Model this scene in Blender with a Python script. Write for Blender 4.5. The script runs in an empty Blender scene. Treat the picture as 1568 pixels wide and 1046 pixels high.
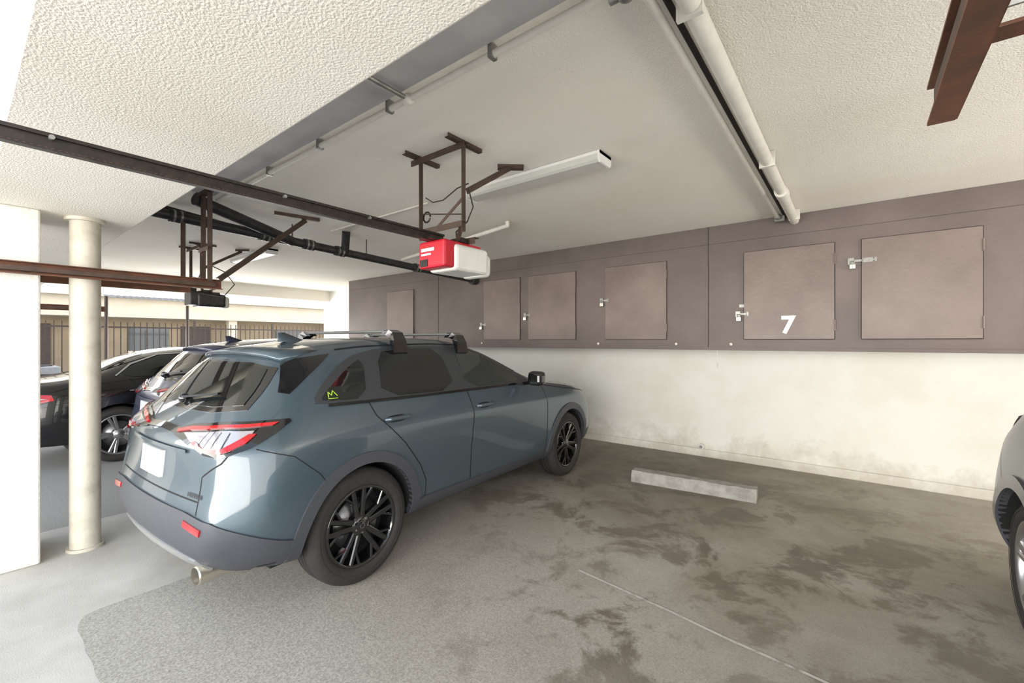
import bpy, bmesh, math, random
from mathutils import Vector, Matrix
from mathutils.bvhtree import BVHTree
from mathutils.geometry import delaunay_2d_cdt
random.seed(3)
scene=bpy.context.scene
scene.view_settings.view_transform='Standard'

# ---------------------------------------------------------------- materials
def mat(name,col,rough=.6,metal=0,col2=None,ns=3,det=6,lo=.35,hi=.65,bump=0,bs=60,bdist=.01,coat=0,spec=None,grime=False):
    m=bpy.data.materials.new(name); m.use_nodes=True
    nt=m.node_tree; N=nt.nodes; L=nt.links
    b=N['Principled BSDF']
    b.inputs['Base Color'].default_value=(*col,1); b.inputs['Roughness'].default_value=rough; b.inputs['Metallic'].default_value=metal
    if coat: b.inputs['Coat Weight'].default_value=coat; b.inputs['Coat Roughness'].default_value=.03
    if spec is not None: b.inputs['Specular IOR Level'].default_value=spec
    tc=N.new('ShaderNodeTexCoord'); vec=tc.outputs['Object']
    if col2 is not None:
        n=N.new('ShaderNodeTexNoise'); n.inputs['Scale'].default_value=ns; n.inputs['Detail'].default_value=det; n.inputs['Roughness'].default_value=.6
        L.new(vec,n.inputs['Vector'])
        r=N.new('ShaderNodeValToRGB'); r.color_ramp.elements[0].position=lo; r.color_ramp.elements[1].position=hi
        r.color_ramp.elements[0].color=(*col,1); r.color_ramp.elements[1].color=(*col2,1)
        L.new(n.outputs['Fac'],r.inputs['Fac']); out=r.outputs['Color']
        if grime:
            sp=N.new('ShaderNodeSeparateXYZ'); L.new(vec,sp.inputs[0])
            n2=N.new('ShaderNodeTexNoise'); n2.inputs['Scale'].default_value=2.6; n2.inputs['Detail'].default_value=10; n2.inputs['Roughness'].default_value=.7; L.new(vec,n2.inputs['Vector'])
            mr=N.new('ShaderNodeMapRange'); mr.inputs['From Min'].default_value=0; mr.inputs['From Max'].default_value=.55; mr.inputs['To Min'].default_value=.30; mr.inputs['To Max'].default_value=-.16
            L.new(sp.outputs['Z'],mr.inputs['Value'])
            ad=N.new('ShaderNodeMath'); ad.operation='ADD'; L.new(n2.outputs['Fac'],ad.inputs[0]); L.new(mr.outputs['Result'],ad.inputs[1])
            r2=N.new('ShaderNodeValToRGB'); r2.color_ramp.elements[0].position=.55; r2.color_ramp.elements[1].position=.80; r2.color_ramp.elements[1].color=(.55,.55,.55,1); L.new(ad.outputs[0],r2.inputs['Fac'])
            mx=N.new('ShaderNodeMix'); mx.data_type='RGBA'; L.new(r2.outputs['Color'],mx.inputs['Factor']); L.new(out,mx.inputs['A']); mx.inputs['B'].default_value=(.42,.37,.29,1); out=mx.outputs['Result']
        L.new(out,b.inputs['Base Color'])
    if bump:
        n=N.new('ShaderNodeTexNoise'); n.inputs['Scale'].default_value=bs; n.inputs['Detail'].default_value=3
        L.new(tc.outputs['Object'],n.inputs['Vector'])
        bp=N.new('ShaderNodeBump'); bp.inputs['Strength'].default_value=bump; bp.inputs['Distance'].default_value=bdist
        L.new(n.outputs['Fac'],bp.inputs['Height']); L.new(bp.outputs['Normal'],b.inputs['Normal'])
    return m

M={}
M['stucco']=mat('stucco_ceiling',(.83,.79,.71),.9,col2=(.87,.845,.785),ns=1.2,bump=.6,bs=120,bdist=.008)
M['wallw']=mat('painted_wall',(.83,.83,.785),.8,col2=(.77,.745,.66),ns=1.6,lo=.45,hi=.75,bump=.3,bs=12,bdist=.01,grime=True)
M['pier']=mat('pier_paint',(.82,.81,.76),.85,col2=(.78,.76,.69),ns=4,bump=.4,bs=60)
M['post']=mat('post_paint',(.64,.60,.51),.6,col2=(.50,.46,.37),ns=7,lo=.5,hi=.75,bump=.3,bs=25)
M['grayband']=mat('gray_band',(.42,.42,.44),.7,col2=(.52,.51,.51),ns=4)
M['cab']=mat('cabinet_paint',(.110,.085,.078),.5,col2=(.170,.135,.125),ns=1.3,det=9,lo=.3,hi=.7,bump=.15,bs=30)
M['cabdoor']=mat('cabinet_door_paint',(.150,.114,.100),.42,col2=(.235,.185,.165),ns=1.6,det=9,lo=.3,hi=.7,bump=.15,bs=30)
M['gap']=mat('dark_gap',(.02,.016,.015),.9)
M['steel']=mat('galvanised',(.34,.34,.32),.4,.6,col2=(.22,.22,.21),ns=20)
M['brown']=mat('brown_iron',(.060,.040,.030),.55,.3,col2=(.095,.06,.045),ns=14)
M['rust']=mat('rusty_steel',(.19,.075,.038),.6,.2,col2=(.10,.048,.03),ns=9,bump=.2,bs=60)
M['black']=mat('black_rail',(.018,.016,.015),.4,.4,col2=(.04,.03,.025),ns=30)
M['iron']=mat('cast_iron',(.026,.026,.028),.45,.3,col2=(.05,.05,.05),ns=20)
M['pipew']=mat('painted_pipe',(.74,.72,.66),.5,col2=(.66,.64,.58),ns=10)
M['white']=mat('white_enamel',(.85,.85,.83),.4,col2=(.80,.80,.78),ns=10)
M['lens']=mat('diffuser',(.62,.62,.58),.3,col2=(.58,.58,.54),ns=10)
M['wplast']=mat('white_plastic',(.72,.72,.70),.3,col2=(.67,.67,.64),ns=10)
M['red']=mat('red_plastic',(.50,.012,.03),.35,col2=(.43,.01,.02),ns=10)
M['concrete']=mat('stop_concrete',(.42,.415,.39),.9,col2=(.27,.26,.24),ns=9,bump=.5,bs=50)
M['apron']=mat('apron_concrete',(.60,.58,.54),.9,col2=(.49,.47,.43),ns=2.5,bump=.2,bs=150,bdist=.004)
M['asphalt']=mat('driveway_asphalt',(.30,.295,.285),.9,col2=(.36,.35,.335),ns=90,det=4,bump=.3,bs=150)
M['line']=mat('crack_filler',(.58,.56,.52),.9,col2=(.32,.30,.27),ns=20,lo=.5,hi=.68)
M['num']=mat('number_paint',(.85,.85,.83),.6)
M['beige']=mat('beige_stucco',(.66,.60,.50),.9,col2=(.60,.54,.44),ns=2)
M['tan']=mat('tan_stucco',(.36,.29,.20),.9,col2=(.30,.24,.165),ns=2)
M['fence']=mat('wrought_iron',(.05,.035,.03),.6,col2=(.08,.055,.045),ns=20)
M['winext']=mat('window_glass',(.05,.06,.07),.05)
M['blueb']=mat('blue_plastic',(.02,.10,.28),.5,col2=(.02,.08,.22),ns=5)
M['acm']=mat('grey_unit',(.35,.36,.38),.6,col2=(.3,.31,.33),ns=8)
# cars
M['paint']=mat('car_paint_slate_blue',(.062,.092,.116),.33,.30,col2=(.066,.097,.122),ns=40,coat=.85)
M['paintblk']=mat('car_paint_black',(.006,.006,.007),.2,.2,coat=1)
M['paintnavy']=mat('car_paint_navy',(.030,.038,.085),.3,.3,coat=.6)
M['paintgray']=mat('car_paint_silver',(.105,.11,.13),.35,.3,coat=.4)
M['clad']=mat('grey_cladding',(.054,.058,.07),.5,col2=(.062,.067,.08),ns=60)
M['pillar']=mat('pillar_trim',(.04,.044,.05),.35,col2=(.045,.05,.056),ns=60)
M['gloss']=mat('gloss_black',(.006,.006,.007),.08,coat=1)
M['glass']=mat('tinted_glass',(.008,.010,.010),.03,coat=.5)
M['glassf']=mat('door_glass',(.030,.040,.037),.03,coat=.5)
M['seam']=mat('panel_gap',(.006,.006,.007),.8)
M['under']=mat('underbody',(.012,.012,.012),.9)
M['tire']=mat('tire_rubber',(.024,.023,.022),.75,col2=(.034,.032,.030),ns=40)
M['silver']=mat('machined_alloy',(.45,.45,.46),.3,.9)
M['satin']=mat('satin_silver',(.46,.47,.47),.35,.6)
M['chrome']=mat('chrome',(.62,.58,.50),.28,.85)
M['lred']=mat('lamp_red',(.45,.008,.014),.1,coat=1)
M['lclear']=mat('lamp_clear',(.46,.45,.49),.12,.4,coat=1)
M['disc']=mat('brake_disc',(.25,.25,.25),.35,.9)
M['sticker']=mat('sticker_green',(.45,.75,.05),.5)

def floor_mat():
    m=bpy.data.materials.new('garage_floor_worn'); m.use_nodes=True
    nt=m.node_tree; N=nt.nodes; L=nt.links; b=N['Principled BSDF']
    tc=N.new('ShaderNodeTexCoord'); o=tc.outputs['Object']
    def noise(s,d=8,r=.6,dist=0):
        n=N.new('ShaderNodeTexNoise'); n.inputs['Scale'].default_value=s; n.inputs['Detail'].default_value=d; n.inputs['Roughness'].default_value=r
        n.inputs['Distortion'].default_value=dist; L.new(o,n.inputs['Vector']); return n.outputs['Fac']
    def ramp(f,a,ca,bb,cb):
        r=N.new('ShaderNodeValToRGB'); r.color_ramp.elements[0].position=a; r.color_ramp.elements[1].position=bb
        r.color_ramp.elements[0].color=(*ca,1); r.color_ramp.elements[1].color=(*cb,1); L.new(f,r.inputs['Fac']); return r.outputs['Color']
    def mix(f,a,c,bt='MIX',fv=None):
        x=N.new('ShaderNodeMix'); x.data_type='RGBA'; x.blend_type=bt
        if f is not None: L.new(f,x.inputs['Factor'])
        else: x.inputs['Factor'].default_value=fv
        L.new(a,x.inputs['A']); L.new(c,x.inputs['B']); return x.outputs['Result']
    def dist(p,r0,r1):
        v=N.new('ShaderNodeVectorMath'); v.operation='DISTANCE'; L.new(o,v.inputs[0]); v.inputs[1].default_value=p
        mr=N.new('ShaderNodeMapRange'); mr.inputs['From Min'].default_value=r0; mr.inputs['From Max'].default_value=r1
        mr.inputs['To Min'].default_value=1; mr.inputs['To Max'].default_value=0; L.new(v.outputs['Value'],mr.inputs['Value']); return mr.outputs['Result']
    def math_(op,a,c):
        x=N.new('ShaderNodeMath'); x.operation=op; x.use_clamp=True
        L.new(a,x.inputs[0])
        if isinstance(c,(int,float)): x.inputs[1].default_value=c
        else: L.new(c,x.inputs[1])
        return x.outputs[0]
    base=ramp(noise(.9,9,.65,.2),.36,(.36,.33,.28),.64,(.50,.47,.415))
    agg=ramp(noise(95,4,.75),.38,(.31,.29,.26),.62,(.52,.50,.455))
    fr=dist((-2.6,.8,0),.6,3.4)
    c=mix(fr,base,agg)
    agg2=ramp(noise(130,3,.7),.36,(.74,.74,.74),.6,(1.08,1.08,1.08))
    c=mix(None,c,agg2,'MULTIPLY',.6)
    s0=ramp(noise(.7,10,.6,.6),.42,(0,0,0),.60,(1,1,1))
    z0=dist((-.8,4.1,0),1.0,3.4)
    c=mix(math_('MULTIPLY',math_('MULTIPLY',s0,z0),.6),c,ramp(noise(7,5),.3,(.19,.155,.108),.7,(.27,.23,.17)))
    s=ramp(noise(2.0,13,.70,.35),.50,(0,0,0),.565,(1,1,1))
    z1=dist((-1.6,4.4,0),.8,2.8); z2=dist((-.5,3.6,0),.5,2.4); z3=dist((-1.0,2.1,0),.1,1.2)
    zz=math_('MAXIMUM',math_('MAXIMUM',z1,z2),z3)
    f=math_('MULTIPLY',math_('MULTIPLY',s,zz),.85)
    st=ramp(noise(5,4),.3,(.10,.08,.053),.7,(.18,.147,.107))
    c=mix(f,c,st)
    zb=dist((-2.0,5.0,0),.3,2.4); c=mix(math_('MULTIPLY',zb,.7),c,ramp(noise(6,6),.3,(.085,.072,.055),.7,(.18,.158,.13)))
    L.new(c,b.inputs['Base Color'])
    rr=N.new('ShaderNodeMapRange'); rr.inputs['To Min'].default_value=.85; rr.inputs['To Max'].default_value=.42; L.new(f,rr.inputs['Value']); L.new(rr.outputs['Result'],b.inputs['Roughness'])
    bp=N.new('ShaderNodeBump'); bp.inputs['Strength'].default_value=.2; bp.inputs['Distance'].default_value=.004
    L.new(noise(140,3),bp.inputs['Height']); L.new(bp.outputs['Normal'],b.inputs['Normal'])
    return m
M['floor']=floor_mat()

# ---------------------------------------------------------------- mesh builder
class MB:
    def __init__(s,name): s.name=name; s.v=[]; s.f=[]; s.m=[]; s.sm=[]; s.mats=[]
    def mi(s,k):
        mm=M[k]
        if mm not in s.mats: s.mats.append(mm)
        return s.mats.index(mm)
    def add(s,vs,fs,k,smooth=False):
        o=len(s.v); s.v+= [tuple(p) for p in vs]; i=s.mi(k)
        for f in fs: s.f.append([a+o for a in f]); s.m.append(i); s.sm.append(smooth)
    def box(s,a,b,k):
        x0,y0,z0=a; x1,y1,z1=b
        vs=[(x0,y0,z0),(x1,y0,z0),(x1,y1,z0),(x0,y1,z0),(x0,y0,z1),(x1,y0,z1),(x1,y1,z1),(x0,y1,z1)]
        s.add(vs,[(3,2,1,0),(4,5,6,7),(0,1,5,4),(1,2,6,5),(2,3,7,6),(3,0,4,7)],k)
    def bbox(s,a,b,k,r=.01,seg=2):
        bm=bmesh.new(); bmesh.ops.create_cube(bm,size=1)
        for v in bm.verts: v.co=Vector([(a[i]+b[i])/2+v.co[i]*(b[i]-a[i]) for i in range(3)])
        bmesh.ops.bevel(bm,geom=bm.edges[:],offset=r,segments=seg,affect='EDGES',profile=.5)
        s.add([v.co[:] for v in bm.verts],[[v.index for v in f.verts] for f in bm.faces],k); bm.free()
    def frame(s,p0,p1,up=(0,0,1)):
        p0=Vector(p0);p1=Vector(p1); d=(p1-p0).normalized(); u=Vector(up)
        if abs(d.dot(u))>.98: u=Vector((0,1,0))
        x=d.cross(u).normalized(); y=x.cross(d).normalized(); return p0,p1,d,x,y
    def bar(s,p0,p1,w,h,k,ox=0,oy=0,up=(0,0,1)):
        p0,p1,d,x,y=s.frame(p0,p1,up); vs=[]
        for p in (p0,p1):
            for a,b in ((-1,-1),(1,-1),(1,1),(-1,1)): vs.append(p+x*(a*w/2+ox)+y*(b*h/2+oy))
        s.add(vs,[(0,1,2,3),(7,6,5,4),(0,4,5,1),(1,5,6,2),(2,6,7,3),(3,7,4,0)],k)
    def angle(s,p0,p1,w,k,t=.005,up=(0,0,1),fx=1,fy=1):
        s.bar(p0,p1,w,t,k,0,fy*w/2,up); s.bar(p0,p1,t,w,k,fx*w/2,0,up)
    def cyl(s,p0,p1,r,k,seg=16,r2=None,cap=True):
        p0,p1,d,x,y=s.frame(p0,p1); r2=r if r2 is None else r2; vs=[]
        for p,rr in ((p0,r),(p1,r2)):
            for i in range(seg):
                a=2*math.pi*i/seg; vs.append(p+x*rr*math.cos(a)+y*rr*math.sin(a))
        s.add(vs,[(i,i+seg,(i+1)%seg+seg,(i+1)%seg) for i in range(seg)],k,True)
        if cap: s.add(vs,[list(range(seg)),list(range(2*seg-1,seg-1,-1))],k)
    def pipe(s,pts,r,k,seg=12):
        for a,b in zip(pts[:-1],pts[1:]): s.cyl(a,b,r,k,seg)
        for p in pts[1:-1]: s.ball(p,r*1.02,k)
    def ball(s,p,r,k,sc=(1,1,1)):
        bm=bmesh.new(); bmesh.ops.create_uvsphere(bm,u_segments=12,v_segments=8,radius=r)
        s.add([(v.co.x*sc[0]+p[0],v.co.y*sc[1]+p[1],v.co.z*sc[2]+p[2]) for v in bm.verts],[[v.index for v in f.verts] for f in bm.faces],k,True); bm.free()
    def lathe_x(s,prof,c,k,seg=48,closed=False):
        vs=[];n=len(prof)
        for i in range(seg):
            a=2*math.pi*i/seg
            for (x,r) in prof: vs.append((c[0]+x,c[1]+r*math.cos(a),c[2]+r*math.sin(a)))
        fs=[]
        for i in range(seg):
            j=(i+1)%seg
            for q in range(n if closed else n-1):
                q2=(q+1)%n; fs.append((i*n+q,i*n+q2,j*n+q2,j*n+q))
        s.add(vs,fs,k,True)
    def prism_yz(s,poly,x0,x1,k):
        n=len(poly); vs=[(x0,y,z) for y,z in poly]+[(x1,y,z) for y,z in poly]
        s.add(vs,[list(range(n)),list(range(2*n-1,n-1,-1))]+[(i,i+n,(i+1)%n+n,(i+1)%n) for i in range(n)],k)
    def build(s,parent=None,bevel=0,fixn=True):
        me=bpy.data.meshes.new(s.name); me.from_pydata(s.v,[],s.f)
        for mm in s.mats: me.materials.append(mm)
        me.polygons.foreach_set('material_index',s.m); me.polygons.foreach_set('use_smooth',s.sm)
        me.update()
        if fixn:
            bm=bmesh.new(); bm.from_mesh(me); bmesh.ops.recalc_face_normals(bm,faces=bm.faces); bm.to_mesh(me); bm.free()
        o=bpy.data.objects.new(s.name,me); scene.collection.objects.link(o)
        if bevel:
            b=o.modifiers.new('bev','BEVEL'); b.width=bevel; b.segments=2; b.limit_method='ANGLE'
        if parent: o.parent=parent
        return o

ZC=2.714; YW=5.9; YC=5.1; XL=-10.8; XR=6.5
# ---------------------------------------------------------------- shell
f=MB('floor')
def quad(mb,x0,x1,y0,y1,z,k): mb.add([(x0,y0,z),(x1,y0,z),(x1,y1,z),(x0,y1,z)],[(0,1,2,3)],k)
edge=[(XR,.39)]
x=XR
while x>-3.0:
    x-=.12; edge.append((x,.39+random.uniform(-.006,.006)))
edge+=[(-3.17,.40),(-3.245,.43),(-3.265,.50)]
y=.62
while y<YW-.1: edge.append((-3.27+random.uniform(-.006,.006),y)); y+=.12
edge+=[(-3.27,YW),(XR,YW)]
f.add([(a,b,.003) for a,b in edge],[list(range(len(edge)))[::-1]],'floor')
quad(f,-4.92,XR,-.5,YW,0,'apron')
quad(f,XL,-4.92,-.5,YW,0,'asphalt')
f.build(fixn=False)
g=MB('driveway_ground')
quad(g,-40,XL,-12,40,-.001,'asphalt'); quad(g,XL,20,-12,-.5,-.001,'asphalt')
g.build(fixn=False)
ck=MB('trim_floor_joint')
pts=[(-1.40,2.47),(-1.1,2.435),(-.8,2.40),(-.5,2.352),(-.16,2.32),(.2,2.27)]
for a,b in zip(pts[:-1],pts[1:]):
    ck.add([(a[0],a[1]-.009,.005),(b[0],b[1]-.009,.005),(b[0],b[1]+.009,.005),(a[0],a[1]+.009,.005)],[(0,1,2,3)],'line')
ck.build(fixn=False)

w=MB('wall_back'); w.box((XL,YW,0),(XR,YW+.25,3.3),'wallw'); w.build()
w=MB('baseboard_back'); w.box((-4.9,YW-.035,0.0),(XR,YW,.10),'wallw'); w.build(bevel=.012)
w=MB('wall_right'); w.box((XR,-.2,0),(XR+.2,YW,ZC+.4),'wallw'); w.build()
c=MB('ceiling'); c.box((XL,.85,ZC),(XR,YW,ZC+.35),'stucco'); c.build()
c=MB('trim_header_beam'); c.box((XL,.12,2.335),(XR,.85,3.06),'stucco'); c.build(bevel=.01)
c=MB('trim_gray_ceiling_band'); c.box((-4.3,.86,ZC-.012),(XR,1.37,ZC),'grayband'); c.build()
c=MB('trim_end_beam'); c.box((XL,.85,2.46),(XL+.3,YW,ZC),'stucco'); c.build()
c=MB('wall_pier'); c.box((-4.75,.0,0),(-4.23,.355,2.335),'pier'); c.build(bevel=.012)
def post(x):
    p=MB('support_post'); p.cyl((x,.58,0),(x,.58,2.33),.083,'post',32)
    p.cyl((x,.58,0),(x,.58,.02),.10,'post',32); p.cyl((x,.58,2.31),(x,.58,2.334),.11,'post',32)
    p.build()
post(-4.32); post(-9.15)
# ---------------------------------------------------------------- cabinets
cab=MB('storage_cabinet')
zb=1.37
XC=XR-.01; ZT=ZC-.003
cab.box((-8.34,YC,zb),(XC,YW-.004,ZT),'cab')
cab.box((-8.34,YC-.012,zb),(XC,YC,1.40),'cab')
for xs in (-1.276,-5.6,1.15):
    cab.box((xs-.003,YC-.002,zb),(xs+.003,YC,ZT),'gap')
cab.box((-8.34,YC-.003,2.52),(XC,YC,2.5215),'gap')
doors=[(.035,.793),(-.923,-.165),(-2.497,-1.731),(-3.70,-2.931),(-4.552,-3.853),(-7.01,-6.243),(1.35,2.1)]
for a,b in doors:
    cab.box((a-.006,YC-.004,1.484),(b+.006,YC,2.396),'gap')
    cab.box((a,YC-.016,1.49),(b,YC-.001,2.39),'cabdoor')
    for zz in (1.62,2.24):
        cab.cyl((b+.004,YC-.02,zz-.05),(b+.004,YC-.02,zz+.05),.006,'cabdoor',8)
        cab.box((b-.12,YC-.0185,zz-.006),(b-.01,YC-.015,zz+.006),'cabdoor')
def hasp(x,z,l=.12):
    # hinged strap on the door, staple plate on the frame, padlock hanging between
    cab.box((x+.03,YC-.021,z-.02),(x+l,YC-.015,z+.02),'steel')
    cab.box((x-.03,YC-.019,z-.010),(x+.03,YC-.013,z+.010),'steel')
    cab.cyl((x+.03,YC-.021,z-.022),(x+.03,YC-.021,z+.022),.005,'steel',8)
    cab.box((x-.075,YC-.012,z-.03),(x-.03,YC-.001,z+.03),'steel')
    for zz in (z-.012,z+.012):
        cab.cyl((x+l-.02,YC-.024,zz),(x+l-.02,YC-.02,zz),.004,'gap',8)
    cab.bbox((x-.065,YC-.04,z-.075),(x-.018,YC-.016,z-.03),'chrome',.005)
    cab.pipe([(x-.056,YC-.028,z-.03),(x-.056,YC-.028,z-.004),(x-.028,YC-.028,z-.004),(x-.028,YC-.028,z-.03)],.004,'steel',6)
hasp(0.01,2.20,.13); hasp(-.93,1.75,.05); hasp(-2.50,1.98,.05); hasp(-3.71,1.84,.05); hasp(-4.56,1.72,.05)
cab.box((-.97,YC-.014,1.82),(-.90,YC-.001,1.85),'steel')
for x in (-1.62,-1.05,-2.6,-4.6): cab.ball((x,YC-.008,1.435),.016,'pipew',(1,.4,1))
cab.pipe([(-1.19,YC+.02,zb),(-1.19,YC+.02,zb-.15)],.003,'pipew',6)
cab.lathe_x([(-.002,.018),(.002,.018),(.002,.024),(-.002,.024)],(-1.19,YC+.02,zb-.17),'pipew',16,True)
cab.build()
t=bpy.data.curves.new('number_sign','FONT'); t.body='7'; t.size=.235; t.extrude=.002; t.offset=.008; t.align_x='CENTER'
to=bpy.data.objects.new('number_sign',t); scene.collection.objects.link(to); to.location=(-.535,YC-.019,1.55); to.rotation_euler=(math.pi/2,0,0)
t.materials.append(M['num'])

ws=MB('wheel_stop')
a=Vector((-1.86,4.45,.002)); b=Vector((-.72,4.56,.002)); d=(b-a).normalized(); n=Vector((-d.y,d.x,0))
N_=14; prof=[(-.085,0),(-.08,.06),(-.055,.115),(.055,.115),(.08,.06),(.085,0)]
vs=[]
for i in range(N_+1):
    p=a.lerp(b,i/N_)
    for (u,z) in prof: vs.append(p+n*(u+random.uniform(-.004,.004))+Vector((0,0,max(0,z+(random.uniform(-.005,.004) if z>0 else 0)))))
k=len(prof); fs=[]
for i in range(N_):
    for q in range(k-1): fs.append((i*k+q,i*k+q+1,(i+1)*k+q+1,(i+1)*k+q))
fs+= [list(range(k)),[N_*k+q for q in range(k)][::-1]]
ws.add(vs,fs,'concrete'); ws.build()

st=MB('pipe_cleanout'); st.cyl((-1.55,YW-.02,.13),(-1.55,YW-.06,.13),.035,'pipew',20); st.cyl((-1.55,YW-.06,.13),(-1.55,YW-.07,.13),.02,'steel',6); st.build()

# ---------------------------------------------------------------- ceiling services
p=MB('ceiling_pipe')
p.cyl((-.455,.86,ZC-.06),(-.47,4.1,ZC-.06),.036,'pipew',20); p.cyl((-.47,4.1,ZC-.065),(-.48,YC-.017,ZC-.065),.040,'pipew',20); p.cyl((-.47,4.02,ZC-.065),(-.47,4.14,ZC-.065),.048,'pipew',20)
for y in (1.6,3.3,4.9): p.box((-.51,y,ZC-.10),(-.42,y+.02,ZC-.003),'pipew')
p.build()
p=MB('conduit')
p.cyl((-.57,1.42,ZC-.05),(-.60,4.9,ZC-.05),.017,'pipew'); p.ball((-.60,4.9,ZC-.05),.03,'steel'); p.cyl((-.535,1.42,ZC-.02),(-.555,YC-.02,ZC-.02),.012,'gap')
p.cyl((-.68,1.42,ZC-.05),(-.56,1.42,ZC-.05),.02,'steel'); p.ball((-.62,1.42,ZC-.05),.035,'steel')
p.box((-.63,YC-.15,ZC-.08),(-.55,YC-.1,ZC-.003),'steel')
p.build()
p=MB('conduit')
p.cyl((-4.3,1.395,ZC-.045),(XR-.01,1.395,ZC-.045),.016,'pipew')
for x in (-1.9,-2.6,-1.2,0,-3.3): p.box((x-.010,1.375,ZC-.063),(x+.010,1.415,ZC-.003),'steel')
p.ball((-1.75,1.395,ZC-.045),.03,'pipew'); p.cyl((-1.75,1.385,ZC-.045),(-1.75,1.05,ZC-.04),.012,'steel')
p.build()
p=MB('drain_pipe')
D0=Vector((-4.72,1.0,1.47+1.105)); D1=Vector((-4.72,YC-.02,1.47+.95))
p.cyl(D0,D1,.045,'iron',20)
def coup(q0,q1): p.cyl(q0,q1,.056,'iron',20)
for tt in (.04,.22,.33,.42,.7,.97):
    a=D0.lerp(D1,tt); b=D0.lerp(D1,min(1,tt+.028)); coup(a,b)
    p.cyl(a.lerp(b,.2),a.lerp(b,.35),.059,'steel',20); p.cyl(a.lerp(b,.65),a.lerp(b,.8),.059,'steel',20)
for tt in (.3,.52,.78):
    a=D0.lerp(D1,tt); p.cyl(a,(a.x,a.y,ZC-.003),.006,'iron',6)
p.cyl(D0.lerp(D1,.3),(-4.35,1.25,ZC-.06),.05,'iron',20); p.cyl(D0.lerp(D1,.15),(-4.9,1.0,ZC-.05),.045,'iron',20)
p.cyl(D0,(-4.72,.87,ZC-.11),.06,'iron',20); p.cyl(D0.lerp(D1,.45),(-4.55,2.75,ZC-.01),.045,'iron',20)
p.cyl((-4.72,YC-.12,2.42),(-4.72,YC-.02,2.42),.07,'iron',20)
p.build()
p=MB('branch_pipe')
p.pipe([(-4.66,3.62,2.53),(-2.85,3.55,ZC-.05),(-2.85,3.55,ZC-.004)],.022,'pipew')
p.build()
p=MB('conduit')
p.cyl((-4.6,2.6,ZC-.02),(-3.0,2.6,ZC-.02),.010,'pipew',8); p.build()

def fixture(x0,x1,y):
    p=MB('fluorescent_ceiling_light'); z=ZC-.003
    p.box((x0,y-.085,z-.02),(x1,y+.085,z),'white')
    pr=[(y-.083,z-.02),(y-.078,z-.055),(y-.062,z-.068),(y+.062,z-.068),(y+.078,z-.055),(y+.083,z-.02)]
    p.prism_yz(pr,x0+.014,x1-.014,'lens')
    pr=[(y-.088,z),(y-.088,z-.05),(y-.068,z-.074),(y+.068,z-.074),(y+.088,z-.05),(y+.088,z)]
    for xx in (x0,x1-.014): p.prism_yz(pr,xx,xx+.014,'white')
    p.build()
fixture(-2.54,-1.31,2.67); fixture(-7.4,-6.2,2.65)

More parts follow.
